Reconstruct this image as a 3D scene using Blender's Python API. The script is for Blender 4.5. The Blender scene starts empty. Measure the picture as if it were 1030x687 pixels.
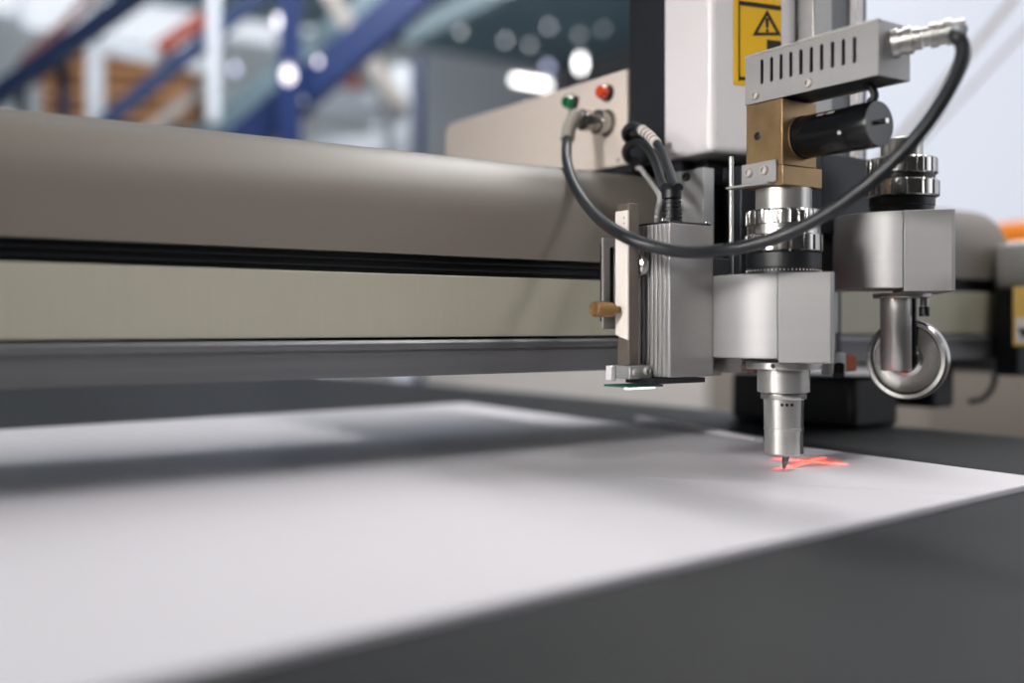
import bpy, bmesh, math, random
from mathutils import Vector, Matrix, noise
random.seed(7)
scn = bpy.context.scene
col = scn.collection
PI = math.pi

# ------------------------------------------------------------------ camera frame
FPX, U0, VH, H = 1050.0, 515.0, 328.0, 0.096          # focal length in px, centre column, horizon row, eye height
HEAD = math.atan2(0.565, 0.825)
F = Vector((math.sin(HEAD), math.cos(HEAD), 0))
R = Vector((math.cos(HEAD), -math.sin(HEAD), 0))
UP = Vector((0, 0, 1))
CAM = Vector((0, 0, H))
def ray(u, v): return F + R * ((u - U0) / FPX) + UP * ((VH - v) / FPX)
def at(u, v, z): return CAM + ray(u, v) * z
def onX(u, v, X): r = ray(u, v); return CAM + r * (X / r.x)
def onY(u, v, Y): r = ray(u, v); return CAM + r * (Y / r.y)
def onZ(u, v, Z): r = ray(u, v); return CAM + r * ((Z - H) / r.z)

cam_d = bpy.data.cameras.new('camera')
cam = bpy.data.objects.new('camera', cam_d); col.objects.link(cam)
cam.location = CAM
cam.rotation_euler = (PI / 2, 0, -HEAD)
cam_d.sensor_width = 36.0
cam_d.lens = 36.0 * FPX / 1030.0
cam_d.shift_y = (VH - 343.5) / 1030.0
cam_d.clip_start = 0.01
cam_d.clip_end = 100
cam_d.dof.use_dof = True
cam_d.dof.focus_distance = 0.71
cam_d.dof.aperture_fstop = 2.3
scn.camera = cam

# ------------------------------------------------------------------ materials
def srgb(r, g, b):
    f = lambda c: (c / 255) / 12.92 if c / 255 <= 0.04045 else ((c / 255 + 0.055) / 1.055) ** 2.4
    return (f(r), f(g), f(b), 1)

def mat(name, c, metal=0.0, rough=0.5, nscale=60, namt=0.12, bump=0.0, bscale=None, stretch=(1, 1, 1),
        coat=0.0, rvar=0.0, emit=0.0, spec=0.5, ecol=None, aniso=0.0):
    m = bpy.data.materials.new(name); m.use_nodes = True
    nt = m.node_tree; b = nt.nodes['Principled BSDF']
    b.inputs['Metallic'].default_value = metal
    b.inputs['Roughness'].default_value = rough
    b.inputs['Coat Weight'].default_value = coat
    b.inputs['Coat Roughness'].default_value = 0.12
    b.inputs['Specular IOR Level'].default_value = spec
    if aniso: b.inputs['Anisotropic'].default_value = aniso
    tc = nt.nodes.new('ShaderNodeTexCoord')
    mp = nt.nodes.new('ShaderNodeMapping'); mp.inputs['Scale'].default_value = stretch
    nt.links.new(tc.outputs['Object'], mp.inputs['Vector'])
    n = nt.nodes.new('ShaderNodeTexNoise'); n.inputs['Scale'].default_value = nscale; n.inputs['Detail'].default_value = 5
    nt.links.new(mp.outputs['Vector'], n.inputs['Vector'])
    mx = nt.nodes.new('ShaderNodeMix'); mx.data_type = 'RGBA'
    lo = tuple(max(0, x * (1 - namt)) for x in c[:3]) + (1,)
    hi = tuple(min(1, x * (1 + namt)) for x in c[:3]) + (1,)
    mx.inputs['A'].default_value = lo; mx.inputs['B'].default_value = hi
    nt.links.new(n.outputs['Fac'], mx.inputs['Factor'])
    nt.links.new(mx.outputs['Result'], b.inputs['Base Color'])
    if rvar:
        mr = nt.nodes.new('ShaderNodeMapRange')
        mr.inputs['To Min'].default_value = max(0.02, rough - rvar); mr.inputs['To Max'].default_value = rough + rvar
        nt.links.new(n.outputs['Fac'], mr.inputs['Value']); nt.links.new(mr.outputs['Result'], b.inputs['Roughness'])
    if bump:
        n2 = nt.nodes.new('ShaderNodeTexNoise'); n2.inputs['Scale'].default_value = bscale or nscale; n2.inputs['Detail'].default_value = 4
        nt.links.new(mp.outputs['Vector'], n2.inputs['Vector'])
        bp = nt.nodes.new('ShaderNodeBump'); bp.inputs['Strength'].default_value = bump; bp.inputs['Distance'].default_value = 0.001
        nt.links.new(n2.outputs['Fac'], bp.inputs['Height']); nt.links.new(bp.outputs['Normal'], b.inputs['Normal'])
    if emit:
        b.inputs['Emission Color'].default_value = ecol or c
        b.inputs['Emission Strength'].default_value = emit
    return m

M = {}
M['sheet'] = mat('white board', srgb(226, 222, 226), 0, 0.42, 8, 0.015, 0.05, 900, spec=0.45)
M['sheet_edge'] = mat('board edge', srgb(205, 210, 212), 0, 0.2, 30, 0.05)
M['belt'] = mat('grey felt belt', srgb(45, 46, 47), 0, 0.5, 300, 0.5, 0.9, 380, spec=0.16, rvar=0.1)
M['beige'] = mat('beam enamel', srgb(124, 116, 107), 0, 0.46, 12, 0.03, 0.04, 30, coat=0.0)
M['cream'] = mat('cream front', srgb(178, 174, 156), 0, 0.42, 300, 0.04, 0.03, 300, stretch=(1, 1, 0.05))
M['gloss'] = mat('gloss black', srgb(14, 15, 17), 0, 0.24, 80, 0.15)
M['nickel'] = mat('nickel screw', srgb(205, 200, 194), 0.6, 0.34, 90, 0.05)
M['greyplate'] = mat('grey plate', srgb(112, 114, 118), 0.3, 0.45, 90, 0.06)
M['knife'] = mat('blade steel', srgb(120, 120, 120), 0.7, 0.4, 300, 0.2)
M['black'] = mat('black plastic', srgb(20, 22, 25), 0, 0.4, 80, 0.15)
M['slotblack'] = mat('black rubber strip', srgb(14, 17, 21), 0, 0.5, 200, 0.15, stretch=(0.03, 1, 1))
M['rail'] = mat('dark steel rail', srgb(112, 112, 114), 0.35, 0.42, 160, 0.25, 0.2, 160, stretch=(0.02, 1, 1), rvar=0.1)
M['white'] = mat('white enamel', srgb(218, 213, 214), 0, 0.38, 20, 0.02, coat=0.1)
M['panel'] = mat('beige panel enamel', srgb(222, 209, 198), 0, 0.42, 90, 0.03, 0.04, 400)
M['dark'] = mat('dark anodised plate', srgb(40, 43, 48), 0.3, 0.45, 40, 0.12)
M['alu'] = mat('brushed aluminium', srgb(176, 176, 176), 0.65, 0.40, 90, 0.10, 0.06, 120, stretch=(1, 1, 0.04), rvar=0.08)
M['aluh'] = mat('aluminium horizontal grain', srgb(164, 162, 161), 0.45, 0.48, 90, 0.08, 0.04, 120, stretch=(0.05, 0.05, 1), rvar=0.08)
M['satin'] = mat('satin anodised aluminium', srgb(165, 163, 161), 0.55, 0.48, 300, 0.06, 0.03, 500)
M['steel'] = mat('polished steel', srgb(200, 197, 193), 1.0, 0.22, 60, 0.06, rvar=0.05)
M['turned'] = mat('turned steel', srgb(190, 188, 184), 0.8, 0.32, 200, 0.10, 0.03, 300, stretch=(0.05, 0.05, 1), rvar=0.08)
M['brass'] = mat('weathered bronze', srgb(150, 124, 90), 0.7, 0.42, 70, 0.45, 0.05, 100, rvar=0.1)
M['gold'] = mat('knurled brass', srgb(152, 118, 74), 0.8, 0.38, 900, 0.3, 0.6, 1500)
M['brown'] = mat('brownish steel bar', srgb(120, 110, 102), 0.6, 0.45, 80, 0.15)
M['bone'] = mat('off white strip', srgb(226, 216, 208), 0, 0.45, 60, 0.03)
M['cable'] = mat('black cable sheath', srgb(30, 32, 35), 0, 0.42, 120, 0.1, spec=0.5)
M['greysleeve'] = mat('grey sleeve', srgb(165, 158, 148), 0, 0.5, 60, 0.08)
M['greywire'] = mat('grey wire', srgb(175, 172, 170), 0, 0.45, 60, 0.05)
M['yellow'] = mat('yellow vinyl', srgb(226, 176, 16), 0, 0.4, 30, 0.04)
M['ink'] = mat('black ink', srgb(22, 20, 18), 0, 0.45, 30, 0.05)
M['red'] = mat('red button', srgb(225, 74, 40), 0, 0.25, 30, 0.03, coat=0.5)
M['green'] = mat('green button', srgb(14, 110, 70), 0, 0.25, 30, 0.03, coat=0.5)
M['pcb'] = mat('green circuit board', srgb(30, 92, 76), 0, 0.4, 300, 0.25)
M['led'] = mat('white led', (1, 1, 1, 1), 0, 0.4, 10, 0, emit=2.0, ecol=(0.9, 1, 0.97, 1))
M['orange'] = mat('orange enamel', srgb(240, 140, 40), 0, 0.4, 20, 0.05)
M['copper'] = mat('copper sensor', srgb(150, 82, 48), 0.6, 0.4, 60, 0.2)
# background
M['blue'] = mat('blue enamel steel', srgb(4, 40, 96), 0, 0.45, 6, 0.08)
M['dkblue'] = mat('dark blue enamel steel', srgb(3, 27, 60), 0, 0.45, 6, 0.08)
M['navy'] = mat('faded navy steel', srgb(48, 68, 108), 0, 0.5, 6, 0.1)
M['whitesteel'] = mat('white painted steel', srgb(215, 222, 232), 0, 0.45, 6, 0.04)
M['greysteel'] = mat('grey painted steel', srgb(172, 166, 162), 0, 0.5, 6, 0.06)
M['teal'] = mat('pale teal duct', srgb(112, 136, 148), 0, 0.5, 4, 0.08)
M['rust'] = mat('rust red steel', srgb(130, 84, 76), 0, 0.6, 10, 0.1)
M['wood'] = mat('timber', srgb(150, 108, 74), 0, 0.6, 5, 0.25, stretch=(0.3, 1, 6))
M['cardboard'] = mat('cardboard', srgb(180, 132, 92), 0, 0.7, 5, 0.12)
M['redorange'] = mat('orange red steel', srgb(172, 80, 60), 0, 0.5, 6, 0.06)
M['wall'] = mat('grey wall paint', srgb(205, 212, 218), 0, 0.8, 2, 0.05)
M['ceiling'] = mat('dark roof sheet', srgb(96, 118, 130), 0, 0.7, 0.6, 0.35)
M['whitewall'] = mat('pinkish white wall', srgb(232, 224, 218), 0, 0.7, 3, 0.04)
M['floor'] = mat('concrete floor', srgb(150, 150, 150), 0, 0.45, 3, 0.12)
M['lowwall'] = mat('beige dado', srgb(160, 150, 140), 0, 0.7, 3, 0.05)
M['frosted'] = mat('frosted daylight window', srgb(150, 153, 160), 0, 0.5, 0.5, 0.02, emit=0.72, ecol=srgb(224, 229, 242))
M['skylight'] = mat('skylight sheet', srgb(226, 229, 235), 0, 0.5, 0.8, 0.02, emit=0.75, ecol=srgb(232, 236, 245))
M['lampglow'] = mat('lamp tube', (1, 1, 1, 1), 0, 0.5, 10, 0, emit=7.0, ecol=(1, 1, 1, 1))
M['bulbwarm'] = mat('pale lamp', (1, 1, 1, 1), 0, 0.5, 10, 0, emit=2.4, ecol=srgb(235, 225, 240))
M['bulblilac'] = mat('lilac lamp', (1, 1, 1, 1), 0, 0.5, 10, 0, emit=1.6, ecol=srgb(175, 180, 245))
M['bulbdim'] = mat('dim lamp', (1, 1, 1, 1), 0, 0.5, 10, 0, emit=0.3, ecol=srgb(130, 160, 185))

# ------------------------------------------------------------------ mesh helpers
def new(): return bmesh.new()

def obj(name, bm, m, parent=None, bevel=0.0, seg=2, ang=35, origin=None):
    """link the bmesh as ONE object (world-space coordinates) under parent"""
    bmesh.ops.recalc_face_normals(bm, faces=bm.faces)
    me = bpy.data.meshes.new(name)
    bm.to_mesh(me); bm.free()
    for p in me.polygons: p.use_smooth = True
    me.set_sharp_from_angle(angle=math.radians(ang))
    me.materials.append(M[m] if isinstance(m, str) else m)
    o = bpy.data.objects.new(name, me); col.objects.link(o)
    if origin is not None:
        me.transform(Matrix.Translation(-Vector(origin))); o.location = origin
    if parent is not None:
        o.parent = parent
        o.matrix_parent_inverse = world_of(parent).inverted()
    if bevel:
        b = o.modifiers.new('bevel', 'BEVEL'); b.width = bevel; b.segments = seg
        b.limit_method = 'ANGLE'; b.angle_limit = math.radians(40)
    return o

def world_of(o):
    m = Matrix.Translation(o.location)
    return m

def thing(name, label, cat, loc, group=None):
    o = bpy.data.objects.new(name, None); col.objects.link(o)
    o.location = loc; o.empty_display_size = 0.02
    return tag(o, label, cat, group)

def tag(o, label, cat, group=None, kind=None):
    o['label'] = label; o['category'] = cat
    if group: o['group'] = group
    if kind: o['kind'] = kind
    return o

def struct(o): o['kind'] = 'structure'; return o

def box(bm, lo, hi):
    lo = Vector(lo); hi = Vector(hi)
    c = (lo + hi) / 2; s = hi - lo
    r = bmesh.ops.create_cube(bm, size=1.0)
    bmesh.ops.scale(bm, vec=s, verts=r['verts'])
    bmesh.ops.translate(bm, vec=c, verts=r['verts'])
    return bm

def frame_of(d, up=None):
    d = Vector(d).normalized()
    a = Vector(up) if up else (Vector((0, 0, 1)) if abs(d.z) < 0.95 else Vector((1, 0, 0)))
    x = a.cross(d).normalized(); y = d.cross(x).normalized()
    return x, y, d

def bar(bm, p, q, w, t, up=None):
    """rectangular bar from p to q: w across, t in the other direction"""
    p = Vector(p); q = Vector(q)
    x, y, d = frame_of(q - p, up)
    vs = []
    for e in (p, q):
        for sx, sy in ((-1, -1), (1, -1), (1, 1), (-1, 1)):
            vs.append(bm.verts.new(e + x * sx * w / 2 + y * sy * t / 2))
    for f in ((3, 2, 1, 0), (4, 5, 6, 7), (0, 1, 5, 4), (1, 2, 6, 5), (2, 3, 7, 6), (3, 0, 4, 7)):
        bm.faces.new([vs[i] for i in f])
    return bm

def lathe(bm, prof, base, axis=(0, 0, 1), n=64, lobes=0, lobe=0.0, cap=True):
    """profile [(radius, distance along axis)], turned round axis through base; lobes scallop rows flagged with a third value"""
    x, y, d = frame_of(axis)
    base = Vector(base)
    rows = []
    for pr in prof:
        r, h = pr[0], pr[1]; sc = pr[2] if len(pr) > 2 else 0
        row = []
        for i in range(n):
            a = 2 * PI * i / n
            rr = r
            if sc and lobes:
                rr = r - lobe * max(0.0, math.cos(lobes * a)) ** 10
            row.append(bm.verts.new(base + d * h + (x * math.cos(a) + y * math.sin(a)) * rr))
        rows.append(row)
    for k in range(len(rows) - 1):
        for i in range(n):
            j = (i + 1) % n
            bm.faces.new((rows[k][i], rows[k][j], rows[k + 1][j], rows[k + 1][i]))
    if cap:
        bm.faces.new(rows[0][::-1]); bm.faces.new(rows[-1])
    return bm

def rod(bm, p, q, r, n=24, r2=None):
    p = Vector(p); q = Vector(q)
    return lathe(bm, [(r, 0), (r2 if r2 is not None else r, (q - p).length)], p, q - p, n)

def catmull(pts, sub=8):
    P = [Vector(p) for p in pts]
    P = [P[0] * 2 - P[1]] + P + [P[-1] * 2 - P[-2]]
    out = []
    for i in range(1, len(P) - 2):
        a, b, c, d = P[i - 1], P[i], P[i + 1], P[i + 2]
        for k in range(sub):
            t = k / sub
            out.append(0.5 * ((2 * b) + (c - a) * t + (2 * a - 5 * b + 4 * c - d) * t * t + (3 * b - a - 3 * c + d) * t ** 3))
    out.append(P[-2])
    return out

def tube(bm, pts, r, n=16, sub=8, rfun=None):
    P = catmull(pts, sub)
    rows = []; prev = None
    for i, p in enumerate(P):
        t = (P[min(i + 1, len(P) - 1)] - P[max(i - 1, 0)]).normalized()
        if prev is None: x, y, _ = frame_of(t)
        else:
            x = (prev - t * prev.dot(t)).normalized(); y = t.cross(x)
        prev = x
        rr = rfun(i / (len(P) - 1)) if rfun else r
        rows.append([bm.verts.new(p + (x * math.cos(2 * PI * k / n) + y * math.sin(2 * PI * k / n)) * rr) for k in range(n)])
    for a, b in zip(rows, rows[1:]):
        for k in range(n):
            j = (k + 1) % n
            bm.faces.new((a[k], a[j], b[j], b[k]))
    bm.faces.new(rows[0][::-1]); bm.faces.new(rows[-1])
    return bm

def prism(bm, poly, vec):
    """closed polygon (3D points) swept by vec"""
    vec = Vector(vec)
    a = [bm.verts.new(Vector(p)) for p in poly]
    b = [bm.verts.new(Vector(p) + vec) for p in poly]
    bm.faces.new(a[::-1]); bm.faces.new(b)
    for i in range(len(a)):
        j = (i + 1) % len(a)
        bm.faces.new((a[i], a[j], b[j], b[i]))
    return bm

def pierced(bm, outer, holes, vec):
    """flat plate with real holes, thickness vec"""
    edges = []
    for loop in [outer] + holes:
        vs = [bm.verts.new(Vector(p)) for p in loop]
        edges += [bm.edges.new((vs[i], vs[(i + 1) % len(vs)])) for i in range(len(vs))]
    r = bmesh.ops.triangle_fill(bm, use_beauty=True, use_dissolve=False, edges=edges)
    faces = [g for g in r['geom'] if isinstance(g, bmesh.types.BMFace)]
    e = bmesh.ops.extrude_face_region(bm, geom=faces)
    bmesh.ops.translate(bm, vec=Vector(vec), verts=[g for g in e['geom'] if isinstance(g, bmesh.types.BMVert)])
    return bm

def slot_loop(c, a, b, half, rad, n=6):
    """stadium outline round c: long axis b (half length half), radius rad across a"""
    c = Vector(c); a = Vector(a); b = Vector(b)
    pts = []
    for k in range(n + 1):
        t = PI * k / n
        pts.append(c + b * (half - rad) + a * math.cos(t) * rad + b * math.sin(t) * rad)
    for k in range(n + 1):
        t = PI + PI * k / n
        pts.append(c - b * (half - rad) + a * math.cos(t) * rad + b * math.sin(t) * rad)
    return pts

def screw(name, c, axis, r, m, parent, h=None):
    """pan-head screw with a hex socket"""
    h = h or r * 0.7
    bm = new()
    lathe(bm, [(r * 0.98, 0), (r, h * 0.5), (r * 0.85, h * 0.9), (r * 0.5, h), (r * 0.45, h * 0.45)], c, axis, 20)
    return obj(name, bm, m, parent, ang=50)

XV, YV, ZV = Vector((1, 0, 0)), Vector((0, 1, 0)), Vector((0, 0, 1))

# ================================================================== ROOM
FLOORZ = -0.92
CEILZ = 3.75
bm = box(new(), (-6, -4, FLOORZ - 0.1), (9, 14, FLOORZ)); struct(obj('floor', bm, 'floor'))
bm = box(new(), (-6, 12.0, FLOORZ), (9, 12.2, CEILZ)); struct(obj('wall_back', bm, 'wall'))
bm = box(new(), (-6, 2.2, CEILZ), (9, 14, CEILZ + 0.1)); struct(obj('ceiling', bm, 'ceiling'))
# right-hand side: low dado with a tall frosted daylight window above
WX = 3.0
bm = box(new(), (WX, -3, FLOORZ), (WX + 0.2, 3.0, -0.06)); struct(obj('wall_right', bm, 'lowwall'))
bm = box(new(), (WX + 0.05, -3, -0.055), (WX + 0.08, 3.0, CEILZ - 0.3)); struct(obj('window_1', bm, 'frosted'))
bm = box(new(), (WX + 0.1, 3.01, FLOORZ), (WX + 0.3, 6.6, 0.62)); struct(obj('wall_side', bm, 'whitewall'))
# high windows in the back wall, seen at the top left behind the steelwork
for k, (u0, v0, u1, v1) in enumerate([(-60, -60, 18, 14), (24, -60, 92, 36), (102, -60, 196, 52), (222, -60, 278, 44), (306, -60, 336, 20)]):
    a = onY(u0, v0, 11.97); b = onY(u1, v1, 11.97)
    bm = box(new(), (a.x, 11.95, b.z), (b.x, 11.99, min(a.z, CEILZ - 0.05)))
    struct(obj('window_%d' % (k + 2), bm, 'skylight'))

# ================================================================== CUTTING BED
BZ = -0.004                     # belt surface; the board on it is 4 mm thick
bed = thing('cutting_bed', 'long grey cutting bed carrying the white board', 'cutting table', (0.2, 0.8, FLOORZ))
BXR = 0.90
bm = box(new(), (-1.2, -0.25, BZ - 0.012), (BXR - 0.02, 2.5, BZ)); obj('belt', bm, 'belt', bed)
bm = box(new(), (BXR - 0.0195, -0.25, BZ - 0.07), (BXR + 0.012, 2.5, BZ - 0.0005)); obj('side_rail', bm, 'dark', bed, 0.002)
bm = box(new(), (-1.2, -0.2, BZ - 0.20), (BXR - 0.022, 2.45, BZ - 0.0125)); obj('table_body', bm, 'lowwall', bed, 0.004)
for x in (-1.05, 0.78):
    for y in (-0.1, 2.35):
        bm = box(new(), (x - 0.04, y - 0.04, FLOORZ), (x + 0.04, y + 0.04, BZ - 0.2)); obj('leg', bm, 'dark', bed, 0.003)

# white board on the belt
c_nr = Vector((0.650, 0.349, BZ)); c_rr = Vector((0.690, 1.112, BZ))
n_dir = (onZ(330, 642, 0) - onZ(1030, 488, 0)); n_dir.z = 0; n_dir.normalize()
r_dir = (onZ(0, 432, 0) - onZ(400, 409, 0)); r_dir.z = 0; r_dir.normalize()
c_nl = c_nr + n_dir * 1.5; c_rl = c_rr + r_dir * 1.5
sheet = tag(obj('board', prism(new(), [c_nl, c_nr, c_rr, c_rl], (0, 0, 0.004)), 'sheet', None, 0.0006), 'large white rigid board lying on the grey cutting bed', 'board')
bm = new()
for a, b in (((640, 480), (1000, 499)), ((655, 487), (850, 512))):
    p = onZ(*a, 0.0); q = onZ(*b, 0.0)
    bar(bm, p + ZV * 0.00005, q + ZV * 0.00005, 0.0006, 0.0001, up=ZV)
obj('score_line', bm, 'sheet_edge', sheet)

p = onZ(636, 421.5, 0); q = onZ(757, 443.5, 0)  # thin white strip added to imitate the glint on the board's right edge
dd = (q - p).normalized(); nn = Vector((-dd.y, dd.x, 0))
if nn.x < 0: nn = -nn
nn = nn * 0.009
p += nn * 0.25; q += nn * 0.25
bmo = prism(new(), [v + ZV * (BZ + 0.0003) for v in (p, q, q + nn, p + nn)], (0, 0, 0.0062))
tag(obj('highlight_strip', bmo, 'sheet', None, 0.0008), 'narrow white offcut strip put in for the glint along the right edge of the board', 'highlight')

# ================================================================== GANTRY BEAM
YB, YBACK = 0.617, 0.815
gan = thing('gantry_beam', 'long beige gantry beam with a black slot and dark steel rail across the bed', 'gantry', (0.3, 0.7, 0.061))
X0, X1 = -0.75, 1.06
def extr(name, prof, m, x0=X0, x1=X1, parent=gan, bevel=0.0, ang=35):
    return obj(name, prism(new(), [(x0, y, z) for y, z in prof], (x1 - x0, 0, 0)), m, parent, bevel, ang=ang)
rad = 0.048; ztop = 0.2215; zs1, zs0 = 0.1445, 0.1308
pf = [(YB, zs1), (YB, ztop - rad)]
for k in range(1, 13):
    a = PI / 2 * k / 12
    pf.append((YB + rad - rad * math.cos(a), ztop - rad + rad * math.sin(a)))
for k in range(0, 13):
    a = PI / 2 * k / 12
    pf.append((YBACK - rad + rad * math.sin(a), ztop - rad + rad * math.cos(a)))
pf.append((YBACK, zs1))
extr('top_cover', pf, 'beige', ang=25)
extr('slot_strip', [(YB + 0.008, zs0 + 0.0002), (YB + 0.008, zs1 - 0.0002), (YBACK - 0.01, zs1 - 0.0002), (YBACK - 0.01, zs0 + 0.0002)], 'slotblack')
# thin ribs inside the slot
bm = new()
for zz in (0.1345, 0.1395):
    box(bm, (X0, YB + 0.004, zz), (X1, YB + 0.0079, zz + 0.0012))
obj('slot_rib', bm, 'slotblack', gan)
extr('front_panel', [(YB - 0.001, 0.0885), (YB - 0.001, zs0), (YBACK, zs0), (YBACK, 0.0885)], 'cream', bevel=0.0006)
RB = 0.0625
extr('guide_rail', [(YB - 0.004, RB), (YB - 0.004, 0.0845), (YB - 0.002, 0.0868), (YB + 0.03, 0.0868), (YB + 0.03, RB)], 'rail', bevel=0.0005)
extr('rail_lip', [(YB - 0.0055, 0.0805), (YB - 0.0055, 0.0835), (YB - 0.0041, 0.0835), (YB - 0.0041, 0.0805)], 'rail')
extr('underside_plate', [(YB + 0.0305, RB + 0.001), (YB + 0.0305, 0.0883), (YBACK - 0.004, 0.0883), (YBACK - 0.004, RB + 0.001)], 'dark')
# right-hand end housing with its label
bm = prism(new(), [(1.062, 0.575, 0.045), (1.062, 0.575, 0.176), (1.062, 0.60, 0.186), (1.062, 0.84, 0.186), (1.062, 0.84, 0.045)], (0.13, 0, 0))
eh = obj('end_housing', bm, 'satin', gan, 0.004)
bm = box(new(), (1.028, 0.5745, 0.135), (1.0618, 0.612, 0.180)); obj('end_bracket', bm, 'satin', gan, 0.002)
bm = box(new(), (1.024, 0.585, 0.045), (1.0615, 0.6105, 0.1345)); obj('end_stop', bm, 'dark', gan, 0.002)
a = onY(1019, 288, 0.5745); b = onY(1060, 347, 0.5745)
bm = box(new(), (a.x, 0.5742, b.z), (b.x, 0.5748, a.z)); lb = obj('safety_label', bm, 'yellow', eh)
bm = new()
box(bm, (a.x + 0.004, 0.5738, b.z + 0.003), (b.x - 0.004, 0.5741, b.z + 0.028)); obj('label_field', bm, 'bone', lb)
bm = prism(new(), [(a.x + 0.007, 0.5733, b.z + 0.018), (a.x + 0.022, 0.5733, b.z + 0.010), (a.x + 0.03, 0.5733, b.z + 0.016), (a.x + 0.016, 0.5733, b.z + 0.006)], (0, 0.0004, 0)); obj('label_mark', bm, 'ink', lb)
# hose loop and motor hanging under the beam's right end
bm = box(new(), (0.955, 0.635, 0.012), (0.992, 0.69, 0.0618)); obj('drive_motor', bm, 'black', gan, 0.003)
pts = [onY(965, 352, 0.66), onY(985, 352, 0.66), onY(998, 368, 0.66), onY(1000, 385, 0.66), onY(990, 400, 0.66), onY(976, 404, 0.66)]
obj('hose_loop', tube(new(), pts, 0.0032, 12), 'cable', gan)

# black drive cover standing on the bed edge, under the beam
dc = tag(obj('drive_cover', box(new(), (0.835, 0.640, BZ + 0.0005), (0.905, 0.80, 0.046)), 'black', None, 0.005), 'low black box on the bed edge, behind the creasing wheel', 'machine cover')

# orange machine far behind the beam end
p = at(1017, 222, 2.0)
oc = thing('machine_cabinet', 'beige machine cabinet with an orange hood, behind the right beam end', 'cabinet', (p.x + 0.3, p.y, FLOORZ))
zt = at(1017, 252, 2.0).z
obj('hood', box(new(), (p.x, p.y - 0.4, zt + 0.001), (p.x + 0.5, p.y + 0.05, p.z)), 'orange', oc, 0.02)
obj('body', box(new(), (p.x - 0.2, p.y - 0.4, FLOORZ), (p.x + 0.5, p.y + 0.05, zt)), 'lowwall', oc, 0.01)

# ================================================================== CARRIAGE
CX = 0.566
car = thing('head_carriage', 'white and black tool carriage riding on the beige gantry beam', 'machine head', (0.63, 0.60, 0.07))
cov_top = 0.44
C0, C1, C2 = Vector((0.564, 0.560, 0)), Vector((0.626, 0.5456, 0)), Vector((0.5622, 0.6016, 0))
def onP(u, v, p, n): r = ray(u, v); return CAM + r * ((p - CAM).dot(n) / r.dot(n))
E1 = (C1 - C0).normalized(); N1 = Vector((E1.y, -E1.x, 0))
E2 = (C2 - C0).normalized(); N2 = Vector((-E2.y, E2.x, 0))
if N1.dot(F) > 0: N1 = -N1
if N2.dot(F) > 0: N2 = -N2
cp2 = [C0, C1, Vector((0.6440, 0.5456, 0)), Vector((0.6440, 0.6115, 0)), Vector((0.5622, 0.6115, 0)), C2]
cover = obj('cover', prism(new(), [p + ZV * 0.2265 for p in cp2], (0, 0, cov_top - 0.2265)), 'white', car, 0.005, 5)
bm = box(new(), (0.570, 0.6118, 0.2275), (0.66, 0.6605, cov_top)); obj('black_plate', bm, 'dark', car, 0.001)
screw('screw', onP(673.5, 146, C0, N2), N2, 0.0024, 'turned', cover)
# beige side panel over the beam
PX = 0.568
pa = []
pz0, pz1, py0, py1 = 0.2305, 0.3095, 0.661, 0.955
pa = [(PX, py0, pz0), (PX, py0, pz1)]
for k in range(7):
    a = PI / 2 * k / 6
    pa.append((PX, py1 - 0.012 + 0.012 * math.sin(a), pz1 - 0.012 + 0.012 * math.cos(a)))
pa.append((PX, py1, pz0))
side = obj('side_panel', prism(new(), pa, (0.004, 0, 0)), 'panel', car, 0.0008)
bm = box(new(), (PX + 0.0045, 0.6615, 0.2235), (0.70, 0.94, 0.300)); obj('housing', bm, 'dark', car, 0.002)
for nm, u, v, m, lab in (('push_button', 577.5, 103.5, 'green', 'green button'), ('push_button', 612, 93.5, 'red', 'red button')):
    c = onX(u, v, PX)
    bt = obj(nm, lathe(new(), [(0.0068, 0), (0.0068, 0.003), (0.0058, 0.006), (0.0056, 0.0095), (0.0045, 0.0108), (0.002, 0.0112)], c, (-1, 0, 0), 32), m, side)
    bt['label'] = lab
    obj('button_ring', lathe(new(), [(0.0074, 0), (0.0074, 0.0035), (0.0066, 0.0045)], c, (-1, 0, 0), 32), 'black', bt)
soc = onX(611, 124, PX)
so = obj('socket', lathe(new(), [(0.0115, 0), (0.0115, 0.002), (0.0095, 0.0022), (0.0095, 0.007), (0.0105, 0.0075), (0.0105, 0.012), (0.0082, 0.0125), (0.0082, 0.0165)], soc, (-1, 0, 0), 32), 'steel', side)
screw('screw', onX(622, 161, PX), (-1, 0, 0), 0.0012, 'black', side)

# warning label on the cover's front face
def lab(u, v, d=0.0): return onP(u, v, C0 + N1 * d, N1)
def slab(bm, pts, d0, d1):
    """thin polygon on the cover face, from d0 to d1 proud of it"""
    return prism(bm, [p + N1 * d0 for p in pts], N1 * (d1 - d0))
def rect(u0, v0, u1, v1):
    a = lab(u0, v0); b = lab(u1, v1)
    return [Vector((a.x, a.y, b.z)), Vector((b.x, b.y, b.z)), Vector((b.x, b.y, a.z)), Vector((a.x, a.y, a.z))]
wl = obj('warning_label', slab(new(), rect(737.5, -6, 785.5, 90), 0.0001, 0.0004), 'yellow', cover)
wl['label'] = 'yellow warning label with black triangle and exclamation mark'
bm = new()
for q in ((742.6, 5, 743.8, 81.5), (742.6, 5, 785.2, 6.3), (742.6, 80.3, 785.2, 81.5)):
    slab(bm, rect(*q), 0.0005, 0.0007)
obj('label_frame', bm, 'ink', wl)
ap, bl, br = lab(771.2, 10.0), lab(756.5, 35.8), lab(785.2, 35.8)
cen = (ap + bl + br) / 3
inn = [cen + (p - cen) * 0.66 for p in (ap, bl, br)]
out = [ap, bl, br]
bm = new()
for i in range(3):
    j = (i + 1) % 3
    slab(bm, [out[i], out[j], inn[j], inn[i]], 0.0005, 0.0007)
obj('warning_triangle', bm, 'ink', wl)
bm = new()
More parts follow.
